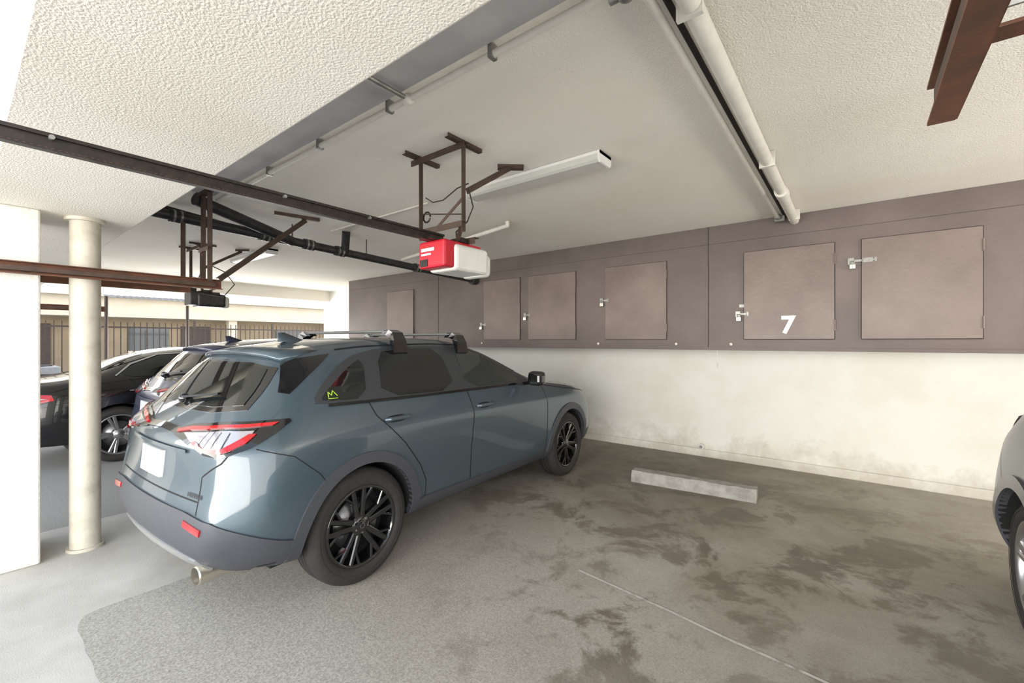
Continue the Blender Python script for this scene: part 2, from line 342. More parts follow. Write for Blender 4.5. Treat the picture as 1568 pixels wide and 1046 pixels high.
def opener(cx,dark=False):
    e=bpy.data.objects.new('garage_door_opener',None); scene.collection.objects.link(e)
    m=MB('motor_unit')
    m.bbox((cx-.12,1.85,1.93),(cx+.12,2.19,2.10),'red' if not dark else 'iron',.015)
    m.bbox((cx-.122,1.93,1.915),(cx+.135,2.25,2.085),'wplast' if not dark else 'iron',.03,3)
    m.bbox((cx-.10,2.20,1.905),(cx+.12,2.30,2.06),'wplast' if not dark else 'lens',.035,3)
    if not dark:
        m.box((cx-.09,1.847,2.035),(cx+.03,1.851,2.055),'white'); m.box((cx-.09,1.847,2.01),(cx+.0,1.851,2.022),'white')
        m.box((cx-.10,1.846,1.94),(cx-.03,1.851,1.985),'black')
    m.box((cx-.05,1.80,2.10),(cx+.05,2.2,2.115),'black'); m.box((cx-.12,2.0,2.10),(cx+.12,2.05,2.13),'black')
    m.build(e)
    r=MB('rail'); r.bar((cx,-2.2,2.125),(cx,1.95,2.125),.035,.012,'black',0,.022); r.bar((cx,-2.2,2.125),(cx,1.95,2.125),.012,.045,'black')
    r.bar((cx,-2.2,2.10),(cx,1.95,2.10),.03,.006,'black')
    if not dark:
        y=-1.0
        while y<1.8: r.box((cx+.006,y,2.098),(cx+.011,y+.006,2.106),'rust'); y+=.016
        for y in (.2,.95,1.4): r.cyl((cx+.005,y,2.14),(cx+.022,y,2.14),.008,'steel',10)
    r.build(e)
    h=MB('hanger_frame'); k='brown'; Z=ZC-.004
    for x in (cx-.23,cx+.17):
        h.angle((x,1.82,Z-.003),(x,2.12,Z-.003),.03,k,.005,fy=-1)
        h.angle((x,1.95,Z),(x,1.95,2.15),.032,k,.005)
    h.angle((cx-.28,1.94,ZC-.045),(cx+.22,1.94,ZC-.045),.038,k)
    h.angle((cx-.26,1.94,2.19),(cx+.2,1.94,2.19),.035,k)
    h.bar((cx-.23,1.96,2.33),(cx+.17,1.96,2.26),.02,.004,k); h.bar((cx-.1,1.96,2.19),(cx+.17,1.96,2.36),.004,.02,k)
    h.angle((cx+.17,1.98,2.40),(cx+.17,2.42,ZC-.03),.03,k); h.angle((cx+.1,2.38,Z-.003),(cx+.24,2.5,Z-.003),.04,k,fy=-1)
    h.bar((cx-.23,1.95,2.19),(cx-.1,2.0,2.10),.03,.004,k); h.bar((cx+.17,1.95,2.19),(cx+.08,2.0,2.10),.03,.004,k); h.angle((cx-.1,2.1,2.12),(cx+.16,2.1,2.12),.04,k)
    h.build(e)
    if not dark:
        wv=MB('cable')
        wv.pipe([(cx-.2,1.98,2.44),(cx-.14,1.99,2.40),(cx-.05,2.0,2.40),(cx+.08,2.0,2.45),(cx+.18,2.0,2.46)],.004,'black',6)
        wv.pipe([(cx+.20,1.98,2.42),(cx+.23,1.99,2.30),(cx+.17,2.0,2.22),(cx+.05,2.02,2.18),(cx-.02,2.1,2.1)],.004,'black',6)
        pp=[(cx-.20+.035*math.cos(a*.6),1.99,2.31+.035*math.sin(a*.6)) for a in range(11)]
        wv.pipe(pp,.006,'black',6)
        wv.build(e)
opener(-2.1); opener(-6.75,True)

def track(x,side,yend=1.39,k='rust'):
    t=MB('garage_door_track')
    t.bar((x,-2.2,1.937),(x,yend,1.937),.006,.075,k)
    t.bar((x,-2.2,1.937),(x,yend,1.937),.04,.006,k,side*.02,.036); t.bar((x,-2.2,1.937),(x,yend,1.937),.04,.006,k,side*.02,-.036)
    t.bar((x,-2.2,1.937),(x,yend-.05,1.937),.03,.03,'brown',side*.02,-.005)
    return t
t=track(-4.2,1); k='brown'; Z=ZC-.004
for x in (-4.28,-4.13): t.angle((x,1.28,Z-.015),(x,1.28,1.95),.034,k)
t.angle((-4.42,1.28,ZC-.02),(-4.0,1.28,ZC-.02),.04,k,fy=-1); t.angle((-4.32,1.28,2.22),(-4.1,1.28,2.22),.03,k)
t.angle((-4.2,1.37,1.98),(-4.35,2.18,ZC-.04),.035,k); t.angle((-4.4,1.9,ZC-.01),(-4.3,2.3,ZC-.01),.04,k,fy=-1)
t.pipe([(-4.2,1.3,2.1),(-4.2,1.42,2.05),(-4.17,1.48,1.95),(-4.18,1.4,1.84),(-4.2,1.2,1.86)],.004,'black',6)
t.build()
t=track(.15,-1,1.20)
t.angle((.17,1.02,2.0),(.85,1.02,2.0),.03,'steel')
t.angle((.8,1.03,Z-.015),(.8,1.03,2.0),.034,'steel'); t.bar((.17,1.08,1.985),(.5,1.08,1.985),.05,.006,'rust'); t.build()
t=track(-8.75,1); t.angle((-8.75,1.28,Z-.015),(-8.75,1.28,1.95),.034,k); t.build()
t=track(-4.65,-1,1.3); t.angle((-4.65,1.24,Z-.2),(-4.65,1.24,1.95),.034,k); t.build()

# ---------------------------------------------------------------- CAR
def tess(poly,step):
    n=len(poly); bd=[]
    for i in range(n):
        a=Vector(poly[i]); b=Vector(poly[(i+1)%n]); m=max(1,int(math.ceil((b-a).length/step)))
        for j in range(m): bd.append(a.lerp(b,j/m))
    def inside(p):
        c=False; j=len(bd)-1
        for i in range(len(bd)):
            a=bd[i]; b=bd[j]
            if (a.y>p.y)!=(b.y>p.y) and p.x<(b.x-a.x)*(p.y-a.y)/(b.y-a.y)+a.x: c=not c
            j=i
        return c
    xs=[p.x for p in bd]; ys=[p.y for p in bd]; pts=list(bd)
    x=min(xs)+step/2
    while x<max(xs):
        y=min(ys)+step/2
        while y<max(ys):
            q=Vector((x,y))
            if inside(q) and min((q-b).length for b in bd)>step*.45: pts.append(q)
            y+=step
        x+=step
    nb=len(bd)
    r=delaunay_2d_cdt(pts,[(i,(i+1)%nb) for i in range(nb)],[],1,1e-6)
    return [Vector(v) for v in r[0]],[list(t) for t in r[2]]
def chaikin(poly,it=2):
    for _ in range(it):
        o=[]
        for i in range(len(poly)):
            a=poly[i]; b=poly[(i+1)%len(poly)]
            o.append((a[0]*.8+b[0]*.2,a[1]*.8+b[1]*.2)); o.append((a[0]*.2+b[0]*.8,a[1]*.2+b[1]*.8))
        poly=o
    return poly

class Car:
    def __init__(s,tab,tailc,nosec,topc,scale=(1,1,1)):
        nI=len(tab); cf=[1,.55,0,-.55,-1]; wf=[0,.72,1,.72,0]
        idx={}; vs=[]; fs=[]
        def V(i,r,c):
            if (i,r,c) in idx: return idx[(i,r,c)]
            x,y,z=tab[i][r]; dy=dz=0
            if r==6: dy,dz=topc[i]
            elif i==0: dy=tailc[r]
            elif i==nI-1: dy=nosec[r]
            w=wf[c]; vs.append((x*cf[c]*scale[0],(y+dy*w)*scale[1],(z+dz*w)*scale[2])); idx[(i,r,c)]=len(vs)-1; return idx[(i,r,c)]
        for i in range(nI-1):
            for r in range(6):
                for c in (0,4): fs.append((V(i,r,c),V(i+1,r,c),V(i+1,r+1,c),V(i,r+1,c)))
            for c in range(4):
                for r in (0,6): fs.append((V(i,r,c),V(i+1,r,c),V(i+1,r,c+1),V(i,r,c+1)))
        for i in (0,nI-1):
            for r in range(6):
                for c in range(4): fs.append((V(i,r,c),V(i,r+1,c),V(i,r+1,c+1),V(i,r,c+1)))
        me=bpy.data.meshes.new('cage'); me.from_pydata(vs,[],fs)
        bm=bmesh.new(); bm.from_mesh(me); bmesh.ops.recalc_face_normals(bm,faces=bm.faces)
        cl=bm.edges.layers.float.get('crease_edge') or bm.edges.layers.float.new('crease_edge')
        bm.verts.ensure_lookup_table()
        def cr(a,b,v):
            e=bm.edges.get((bm.verts[idx[a]],bm.verts[idx[b]]))
            if e: e[cl]=v
        for i in range(nI-1):
            for c in (0,4):
                cr((i,4,c),(i+1,4,c),.4); cr((i,2,c),(i+1,2,c),.3); cr((i,5,c),(i+1,5,c),.3)
        for r in range(1,5):
            for c in (0,4): cr((0,r,c),(0,r+1,c),.45)
        for c in range(4): cr((0,4,c),(0,4,c+1),.6); cr((0,6,c),(0,6,c+1),.6); cr((0,3,c),(0,3,c+1),.3)
        bm.to_mesh(me); bm.free()
        o=bpy.data.objects.new('body',me); scene.collection.objects.link(o)
        m=o.modifiers.new('s','SUBSURF'); m.levels=3; m.render_levels=3
        dg=bpy.context.evaluated_depsgraph_get(); me2=bpy.data.meshes.new_from_object(o.evaluated_get(dg))
        o.modifiers.clear(); o.data=me2; s.o=o
        s.bvh=BVHTree.FromPolygons([v.co for v in me2.vertices],[list(p.vertices) for p in me2.polygons])
        s.mb=MB('exterior_parts')
    def ray(s,o,d):
        h=s.bvh.ray_cast(Vector(o),Vector(d))
        if h[0] is None:
            h=s.bvh.find_nearest(Vector(o)+Vector(d)*2.2)
        n=h[1]
        if n.dot(Vector(d))>0: n=-n
        return h[0],n
    def side(s,u,v): return s.ray((3,u,v),(-1,0,0))
    def rear(s,u,v): return s.ray((u,-4,v),(0,1,0))
    def front(s,u,v): return s.ray((u,8,v),(0,-1,0))
    def top(s,u,v): return s.ray((u,v,4),(0,0,-1))
    def wrap(s,u,v):
        if u<.5: return s.ray((u,-3,v),(0,1,0))
        if u<1.05:
            a=(u-.5)/.55*math.pi/2; d=Vector((math.sin(a),-math.cos(a),0)); return s.ray(Vector((.5,-.5,v))+d*2,-d)
        return s.ray((3,-.5+(u-1.05),v),(-1,0,0))
    def panel(s,poly,proj,off,k,step=.04,mirror=True,sk=.012,mb=None):
        mb=mb or s.mb; vv,tt=tess(poly,step); P=[];Q=[];Nn=[]
        for q in vv:
            h,n=proj(q.x,q.y); P.append(h+n*off); Q.append(h-n*sk); Nn.append(n)
        tr=[]
        for t in tt:
            a,b,c=[P[i] for i in t]; nn=(b-a).cross(c-a); tr.append(t if nn.dot(Nn[t[0]])>0 else t[::-1])
        ed={}
        for t in tr:
            for i in range(3):
                e=(t[i],t[(i+1)%3]); kk=tuple(sorted(e)); ed.setdefault(kk,[]).append(e)
        sk_=[e[0] for e in ed.values() if len(e)==1]
        n=len(P)
        for sg in ((1,-1) if mirror else (1,)):
            vs=[(p.x*sg,p.y,p.z) for p in P]; mb.add(vs,[t if sg==1 else t[::-1] for t in tr],k,True)
            vs2=vs+[(p.x*sg,p.y,p.z) for p in Q]; fs=[(a,a+n,b+n,b) for a,b in sk_]
            mb.add(vs2,fs if sg==1 else [f[::-1] for f in fs],k)
    def ribbon(s,pl,wd,proj,off,k,mirror=True,step=.03):
        pts=[]
        for a,b in zip(pl[:-1],pl[1:]):
            a=Vector(a);b=Vector(b); m=max(1,int((b-a).length/step))
            for j in range(m): pts.append(a.lerp(b,j/m))
        pts.append(Vector(pl[-1])); L=[]
        for i,p in enumerate(pts):
            d=(pts[min(i+1,len(pts)-1)]-pts[max(i-1,0)]).normalized(); n=Vector((-d.y,d.x))*wd/2
            for q in (p+n,p-n):
                h,nn=proj(q.x,q.y); L.append(h+nn*off)
        m=len(pts)
        for sg in ((1,-1) if mirror else (1,)):
            s.mb.add([(p.x*sg,p.y,p.z) for p in L],[(2*i,2*i+1,2*i+3,2*i+2) for i in range(m-1)],k,True)
    def cut(s,axles,R,paint,zr):
        cs=[]
        for ay in axles:
            for sg in (1,-1):
                bm=bmesh.new(); bmesh.ops.create_cone(bm,cap_ends=True,segments=64,radius1=R,radius2=R,depth=.8)
                bmesh.ops.rotate(bm,verts=bm.verts,matrix=Matrix.Rotation(math.pi/2,3,'Y')); bmesh.ops.translate(bm,verts=bm.verts,vec=(sg*.95,ay,zr))
                me=bpy.data.meshes.new('c'); bm.to_mesh(me); bm.free(); co=bpy.data.objects.new('c',me); scene.collection.objects.link(co); cs.append(co)
                m=s.o.modifiers.new('b','BOOLEAN'); m.operation='DIFFERENCE'; m.object=co; m.solver='EXACT'
        dg=bpy.context.evaluated_depsgraph_get(); me2=bpy.data.meshes.new_from_object(s.o.evaluated_get(dg)); s.o.modifiers.clear(); s.o.data=me2
        for co in cs: bpy.data.objects.remove(co)
        me2.materials.clear(); me2.materials.append(M[paint]); me2.materials.append(M['under'])
        for p in me2.polygons:
            c=p.center; p.use_smooth=True; p.material_index=0
            if p.normal.z<-.7 and c.z<.4: p.material_index=1
            for ay in axles:
                r=math.hypot(c.y-ay,c.z-zr)
                if abs(r-R)<.004 or (r<R and abs(abs(c.x)-.55)<.006): p.material_index=1
        me2.set_sharp_from_angle(angle=math.radians(35))

def wheel(name,R=.345,rim=.238,W=.21,rimk='gloss',style=0):
    """axis x, outer face at x=0, toward +x"""
    m=MB(name)
    prof=[(-W,rim+.0),(-W-.005,R-.06),(-W+.02,R-.012),(-W+.05,R),(-.05,R),(-.022,R-.010),(-.004,R-.04),(.003,R-.065),(-.002,rim+.02),(-.012,rim+.003),(-.02,rim)]
    m.lathe_x(prof,(0,0,0),'tire',64)
    m.lathe_x([(.0035,R-.05),(.0055,R-.055),(.0035,R-.06)],(0,0,0),'tire',64)
    for xx in (-.075,-.11,-.15):
        m.lathe_x([(xx-.004,R+.0006),(xx+.004,R+.0006)],(0,0,0),'under',64)
    m.lathe_x([(-.012,rim+.004),(-.006,rim-.002),(-.010,rim-.012),(-.03,rim-.018),(-W,rim-.02)],(0,0,0),rimk,64)
    m.lathe_x([(-.12,.0),(-.12,rim-.02)],(0,0,0),'under',48)
    m.lathe_x([(-.085,.0),(-.085,.155),(-.095,.155)],(0,0,0),'disc',48)
    m.lathe_x([(-.018,.0),(-.018,.03),(-.022,.034)],(0,0,0),rimk,32); m.lathe_x([(-.02,.032),(-.028,.062),(-.05,.072),(-.08,.07)],(0,0,0),rimk,32)
    def spoke(a0,a1,r0,r1,w0,w1,x0,x1,k):
        c0=Vector((math.cos(a0)*r0,math.sin(a0)*r0)); c1=Vector((math.cos(a1)*r1,math.sin(a1)*r1)); d=(c1-c0).normalized(); n=Vector((-d.y,d.x)); vs=[]
        for c,w_,xf in ((c0,w0,x0),(c1,w1,x1)):
            for sgn,xx in ((-1,xf-.035),(-1,xf-.006),(-.55,xf),(.55,xf),(1,xf-.006),(1,xf-.035)):
                q=c+n*w_*sgn/2; vs.append((xx,q.x,q.y))
        m.add(vs,[(i,i+6,(i+1)%6+6,(i+1)%6) for i in range(6)]+[tuple(range(6)),tuple(range(11,5,-1))],k)
    nsp=5
    for i in range(nsp):
        a=math.pi/2+2*math.pi*i/nsp
        if style==0:
            for sg in (1,-1):
                spoke(a+sg*.34,a+sg*.17,.045,rim-.008,.036,.03,-.028,-.012,rimk)
                spoke(a+sg*.19,a+sg*.44,.14,rim-.008,.018,.018,-.022,-.014,rimk)
        else:
            spoke(a-.12,a-.08,.05,rim-.008,.03,.035,-.026,-.012,rimk); spoke(a+.12,a+.16,.05,rim-.008,.03,.035,-.026,-.012,rimk)
        b=a+.62; m.cyl((-.03,.042*math.cos(b),.042*math.sin(b)),(-.022,.042*math.cos(b),.042*math.sin(b)),.007,'steel',6)
    m.lathe_x([(-.0165,.013),(-.0165,.016)],(0,0,0),'silver',20)
    return m
def put_wheel(m,parent,x,y,z,side,rot=0):
    o=m.build(parent,fixn=True); o.location=(x,y,z)
    o.rotation_euler=(rot,0,0) if side>0 else (rot,0,math.pi)
    return o

hatch=[
 [(.58,-.66,.27),(.70,-.745,.34),(.735,-.795,.50),(.735,-.745,.70),(.728,-.71,.93),(.665,-.585,1.075),(.54,-.32,1.365)],
 [(.74,-.52,.26),(.860,-.57,.33),(.905,-.60,.52),(.895,-.57,.72),(.862,-.54,.92),(.795,-.44,1.09),(.61,-.20,1.392)],
 [(.78,-.30,.25),(.875,-.32,.33),(.915,-.32,.52),(.910,-.30,.74),(.885,-.28,.92),(.83,-.22,1.095),(.63,-.04,1.420)],
 [(.78,.10,.25),(.87,.10,.33),(.905,.10,.52),(.905,.10,.74),(.890,.12,.92),(.825,.14,1.095),(.640,.20,1.450)],
 [(.78,.55,.25),(.860,.55,.33),(.872,.55,.50),(.888,.55,.74),(.892,.55,.92),(.815,.55,1.09),(.640,.55,1.468)],
 [(.78,1.0,.25),(.860,1.0,.33),(.866,1.0,.50),(.882,1.0,.74),(.892,1.0,.91),(.810,1.0,1.085),(.635,.95,1.470)],
 [(.78,1.45,.25),(.860,1.45,.33),(.866,1.45,.50),(.882,1.45,.74),(.890,1.45,.90),(.805,1.45,1.08),(.615,1.27,1.445)],
 [(.78,1.85,.25),(.862,1.85,.33),(.878,1.85,.50),(.888,1.85,.74),(.890,1.85,.89),(.810,1.80,1.07),(.670,1.66,1.275)],
 [(.78,2.15,.25),(.870,2.15,.33),(.895,2.15,.52),(.895,2.15,.74),(.890,2.15,.88),(.83,2.10,1.03),(.735,2.05,1.085)],
 [(.78,2.5,.25),(.872,2.5,.33),(.905,2.5,.52),(.900,2.5,.74),(.885,2.5,.87),(.83,2.45,.985),(.72,2.42,1.03)],
 [(.76,2.9,.25),(.860,2.9,.33),(.895,2.9,.52),(.890,2.9,.72),(.870,2.9,.85),(.80,2.88,.95),(.68,2.85,.99)],
 [(.72,3.2,.25),(.82,3.2,.34),(.85,3.2,.52),(.845,3.2,.70),(.81,3.2,.82),(.74,3.18,.90),(.62,3.15,.94)],
 [(.56,3.34,.25),(.68,3.38,.34),(.71,3.42,.52),(.70,3.41,.68),(.66,3.38,.79),(.60,3.34,.86),(.52,3.28,.90)],
]
h_tail=[-.07,-.06,-.05,-.05,-.07,-.08,0]; h_nose=[.08,.1,.12,.12,.12,.1,0]
h_top=[(-.05,.03),(-.02,.04),(0,.045),(0,.04),(0,.035),(0,.035),(.03,.035),(.10,.05),(.10,.03),(.05,.03),(.03,.03),(.05,.02),(.08,.0)]

def arc(cy,cz,R,a0,a1,n=24): return [(cy+R*math.cos(math.radians(a0+(a1-a0)*i/n)),cz+R*math.sin(math.radians(a0+(a1-a0)*i/n))) for i in range(n+1)]

def make_hatch(name,paint,loc,rotz,detail=True,rimk='gloss',scale=(1,1,1),style=0,clad='clad'):
    e=bpy.data.objects.new(name,None); scene.collection.objects.link(e)
    c=Car(hatch,h_tail,h_nose,h_top,scale)
    WZ=.345; AX=(0,2.6)
    P=c.panel
    P(chaikin([(-.27,1.10),(.9,1.065),(1.97,1.06),(1.80,1.18),(1.5,1.325),(1.25,1.41),(.8,1.43),(.3,1.415),(.06,1.37),(-.10,1.29),(-.27,1.15)],1),c.side,.003,'pillar')
    P(chaikin([(-.23,1.12),(.05,1.11),(.13,1.355),(.0,1.30),(-.22,1.15)],1),c.side,.006,'glass')
    P(chaikin([(.17,1.105),(.87,1.09),(.84,1.405),(.50,1.405),(.26,1.385)],1),c.side,.006,'glass')
    P(chaikin([(1.0,1.09),(1.78,1.085),(1.70,1.17),(1.43,1.315),(1.23,1.385),(1.03,1.405)],1),c.side,.006,'glassf')
    c.ribbon([(-.2,1.095),(.5,1.08),(1.9,1.065)],.016,c.side,.008,'gloss')
    P([(-.06,1.385),(-.25,1.36),(-.33,1.33),(-.42,1.18),(-.38,1.17),(-.24,1.27)],c.side,.004,'gloss')
    P(chaikin([(-.64,1.07),(.64,1.07),(.61,1.2),(.53,1.335),(-.53,1.335),(-.61,1.2)],1),c.rear,.003,'gloss',mirror=False)
    P(chaikin([(-.59,1.095),(.59,1.095),(.56,1.2),(.48,1.325),(-.48,1.325),(-.56,1.2)],1),c.rear,.007,'glass',mirror=False)
    P(chaikin([(-.68,1.11),(.68,1.11),(.56,1.41),(-.56,1.41)],1),c.front,.004,'glassf',mirror=False)
    c.ribbon([(.56,0.0),(.575,.5),(.565,1.0),(.55,1.2)],.014,c.top,.002,'seam')
    def seam(pl,pr=c.side,wd=.007): c.ribbon(pl,wd,pr,.0015,'seam')
    seam([(1.0,1.08),(1.005,.9),(.985,.6),(.99,.34)])
    seam([(2.10,1.03),(2.13,.85),(2.12,.60),(2.10,.34)])
    seam([(.99,.345),(2.10,.345)]); seam([(.50,.36),(.99,.345)])
    seam([(.06,1.10),(.10,1.0),(.30,.80),(.44,.62),(.50,.50),(.50,.36)])
    seam([(2.10,1.03),(2.5,.97),(3.0,.90),(3.3,.84)],c.side)
    seam([(.93,1.02),(.78,.86),(.62,.78),(.62,.66),(.0,.66)],c.wrap)
    seam([(.62,.66),(.62,.60)],c.wrap)
    seam([(.95,.92),(1.12,.86),(1.25,.74),(1.30,.66)],c.wrap,.005)
    for ay in AX:
        P(arc(ay,WZ,.452,-6,186,36)+arc(ay,WZ,.386,188,-8,36),c.side,.012,clad,.035,sk=.03)
    P([(.44,.255),(2.17,.255),(2.20,.34),(2.12,.365),(.50,.385),(.43,.37)],c.side,.010,clad)
    P([(0,.27),(.5,.27),(.78,.27),(1.05,.275),(1.14,.30),(1.15,.42),(1.05,.45),(.9,.52),(.75,.585),(.5,.60),(0,.60)],c.wrap,.010,clad,.045,sk=.03)
    P([(0,.285),(.40,.285),(.62,.30),(.56,.36),(.4,.385),(0,.40)],c.wrap,.018,'satin',.045,sk=.03)
    P([(.52,.535),(.70,.52),(.705,.55),(.52,.565)],c.wrap,.016,'lred',.03)
    P([(3.03,.27),(3.2,.27),(3.3,.30),(3.3,.42),(3.06,.42)],c.side,.010,clad)
    P([(.20,.985),(.36,1.015),(.55,1.03),(.78,1.04),(1.13,1.05),(1.135,1.035),(1.05,.985),(.93,.925),(.78,.885),(.62,.885),(.48,.91),(.34,.935),(.22,.95)],c.wrap,.008,'gloss',.03)
    P([(.32,.965),(.55,.985),(.80,1.0),(.95,1.0),(.90,.945),(.77,.905),(.62,.905),(.46,.93)],c.wrap,.013,'lclear',.03)
    P([(.24,.975),(.36,.998),(.55,1.012),(.80,1.024),(1.08,1.035),(1.05,1.020),(.80,1.012),(.55,.998),(.36,.980),(.25,.962)],c.wrap,.017,'lred',.03)
    P([(.46,.93),(.62,.903),(.78,.903),(.90,.945),(.96,.985),(.92,.985),(.78,.925),(.62,.918),(.48,.94)],c.wrap,.017,'lred',.03)
    c.ribbon([(.24,.97),(.0,.98)],.03,c.wrap,.008,'gloss')
    for u in (.54,.62,.70,.78): c.ribbon([(u,.922),(u+.03,.990)],.006,c.wrap,.015,'gloss')
    P([(-.16,.715),(.16,.715),(.16,.86),(-.16,.86)],c.rear,.016,'white',mirror=False)
    c.ribbon([(-.42,.885),(.42,.885)],.02,c.rear,.012,paint,mirror=False)
    for i in range(6): c.ribbon([(.50+i*.028,.675),(.50+i*.028,.695)],.016,c.wrap,.006,'gloss',mirror=False)
    P([(.36,.78),(.64,.80),(.70,.86),(.55,.87),(.38,.83)],c.front,.006,'lclear')
    P([(-.50,.50),(.50,.50),(.42,.76),(-.42,.76)],c.front,.006,'gloss',mirror=False)
    P([(-.6,.28),(.6,.28),(.6,.42),(-.6,.42)],c.front,.010,clad,mirror=False)
    mb=c.mb
    sp=[]
    for i in range(13):
        x=-.53+1.06*i/12; ex=abs(x)/.53
        y0=-.10; h=c.top(x*.98,y0)[0].z; y1=-.41+.07*ex**2.5; zt=h-.040
        sp.append([(x,y0,h+.001),(x,(y0+y1)/2,h-.016),(x,y1,zt-.004),(x,y1+.012,zt-.024),(x,y0-.05,h-.06)])
    vs=[q for r in sp for q in r]; fs=[]; m_=5
    for i in range(12):
        for j in range(m_): a=i*m_+j; b=i*m_+(j+1)%m_; fs.append((a,b,b+m_,a+m_))
    fs+=[tuple(range(m_)),tuple(range(12*m_,13*m_))]; mb.add(vs,fs,paint,True)
    zf=c.top(0,.05)[0].z
    mb.add([(-.03,-.07,zf-.01),(.03,-.07,zf-.01),(0,-.08,zf+.055),(0,-.04,zf+.058),(-.02,.13,zf-.01),(.02,.13,zf-.01)],[(0,1,2),(1,5,3,2),(0,2,3,4),(4,3,5)],paint,True)
    h,n=c.rear(.0,1.11); h2,_=c.rear(.36,1.15); mb.ball(h+n*.02,.03,'gloss'); mb.bar(h+n*.035,h2+n*.03,.02,.012,'gloss')
    for sg in (1,-1):
        mb.bbox((min(sg*.88,sg*1.04),1.76,1.05),(max(sg*.88,sg*1.04),1.87,1.185),'gloss',.04,3); mb.bar((sg*.80,1.83,1.06),(sg*.93,1.82,1.08),.04,.03,'gloss')
        for hy,hz in ((.26,.965),(1.16,.945)):
            h,n=c.side(hy,hz)
            if sg==1: P(chaikin([(hy-.085,hz-.022),(hy+.06,hz-.022),(hy+.06,hz+.02),(hy-.085,hz+.02)],2),c.side,.0015,'seam',.02)
            x=h.x*sg
            mb.pipe([(x,hy-.10,hz),(x+sg*.028,hy-.08,hz+.004),(x+sg*.03,hy+.06,hz+.004),(x,hy+.09,hz)],.014,paint,10)
    mb.cyl((.50,-.50,.262),(.52,-.75,.262),.048,'chrome',24,cap=False)
    mb.cyl((.52,-.75,.262),(.5205,-.757,.262),.048,'chrome',24,.043,False); mb.cyl((.5205,-.757,.262),(.515,-.70,.262),.043,'chrome',24,.041,False)
    mb.cyl((.50,-.50,.262),(.516,-.71,.262),.041,'under',24)
    mb.bar((-.5,-.5,.24),(.5,-.5,.24),.12,.08,'under')
    mb.box((-.55,-.4,.16),(.55,2.9,.26),'under')
    if detail:
        for y in (.46,1.12):
            zr=c.top(.55,y)[0].z
            for sg in (1,-1):
                secs=[(.665,-.065,-.045,.065),(.655,0.02,-.04,.056),(.625,.08,-.03,.046),(.575,.10,-.02,.04),(.52,.098,-.015,.036)]
                vs=[];
                for (xx,z1,z0,hw) in secs:
                    for yy in (-hw,hw): vs.append((sg*xx,y+yy,zr+z1))
                for (xx,z1,z0,hw) in secs:
                    for yy in (-hw,hw): vs.append((sg*(xx-.05),y+yy*.8,zr+min(z1-.035,.06)))
                n=len(secs); fs=[]
                for i in range(n-1):
                    a=2*i; b=2*(i+1); fs+=[(a,a+1,b+1,b),(a+2*n,b+2*n,b+1+2*n,a+1+2*n),(a,b,b+2*n,a+2*n),(a+1,a+1+2*n,b+1+2*n,b+1)]
                fs+=[(0,1,1+2*n,2*n),(2*n-2,2*n-1,4*n-1,4*n-2)]
                mb.add(vs,fs,'gloss')
            n=12; pr=[(y+.038*math.cos(2*math.pi*i/n),zr+.087+.012*math.sin(2*math.pi*i/n)) for i in range(n)]
            mb.prism_yz(pr,-.57,.57,'satin')
        c.ribbon([(-.19,1.135),(-.185,1.165),(-.17,1.145),(-.155,1.17),(-.135,1.14)],.006,c.side,.009,'sticker',mirror=False,step=.01)
        c.ribbon([(-.195,1.128),(-.135,1.128)],.004,c.side,.009,'sticker',mirror=False)
    c.cut(AX,.386,paint,WZ)
    c.o.parent=e
    mb.build(e,fixn=False)
    for ay in AX:
        for sg in (1,-1):
            put_wheel(wheel('wheel',rimk=rimk,style=style),e,sg*.872,ay,WZ,sg,.2*ay+.1)
    e.location=loc; e.rotation_euler=(0,0,rotz)
    return e

make_hatch('compact_suv','paint',(-3.215,1.495,.003),math.radians(2.7))
make_hatch('navy_hatchback','paintnavy',(-5.62,1.98,0),0,False,'silver',style=1,clad='paintnavy')
make_hatch('silver_hatchback','paintgray',(1.52,3.22,.003),math.pi,False,'silver',style=1,clad='paintgray')

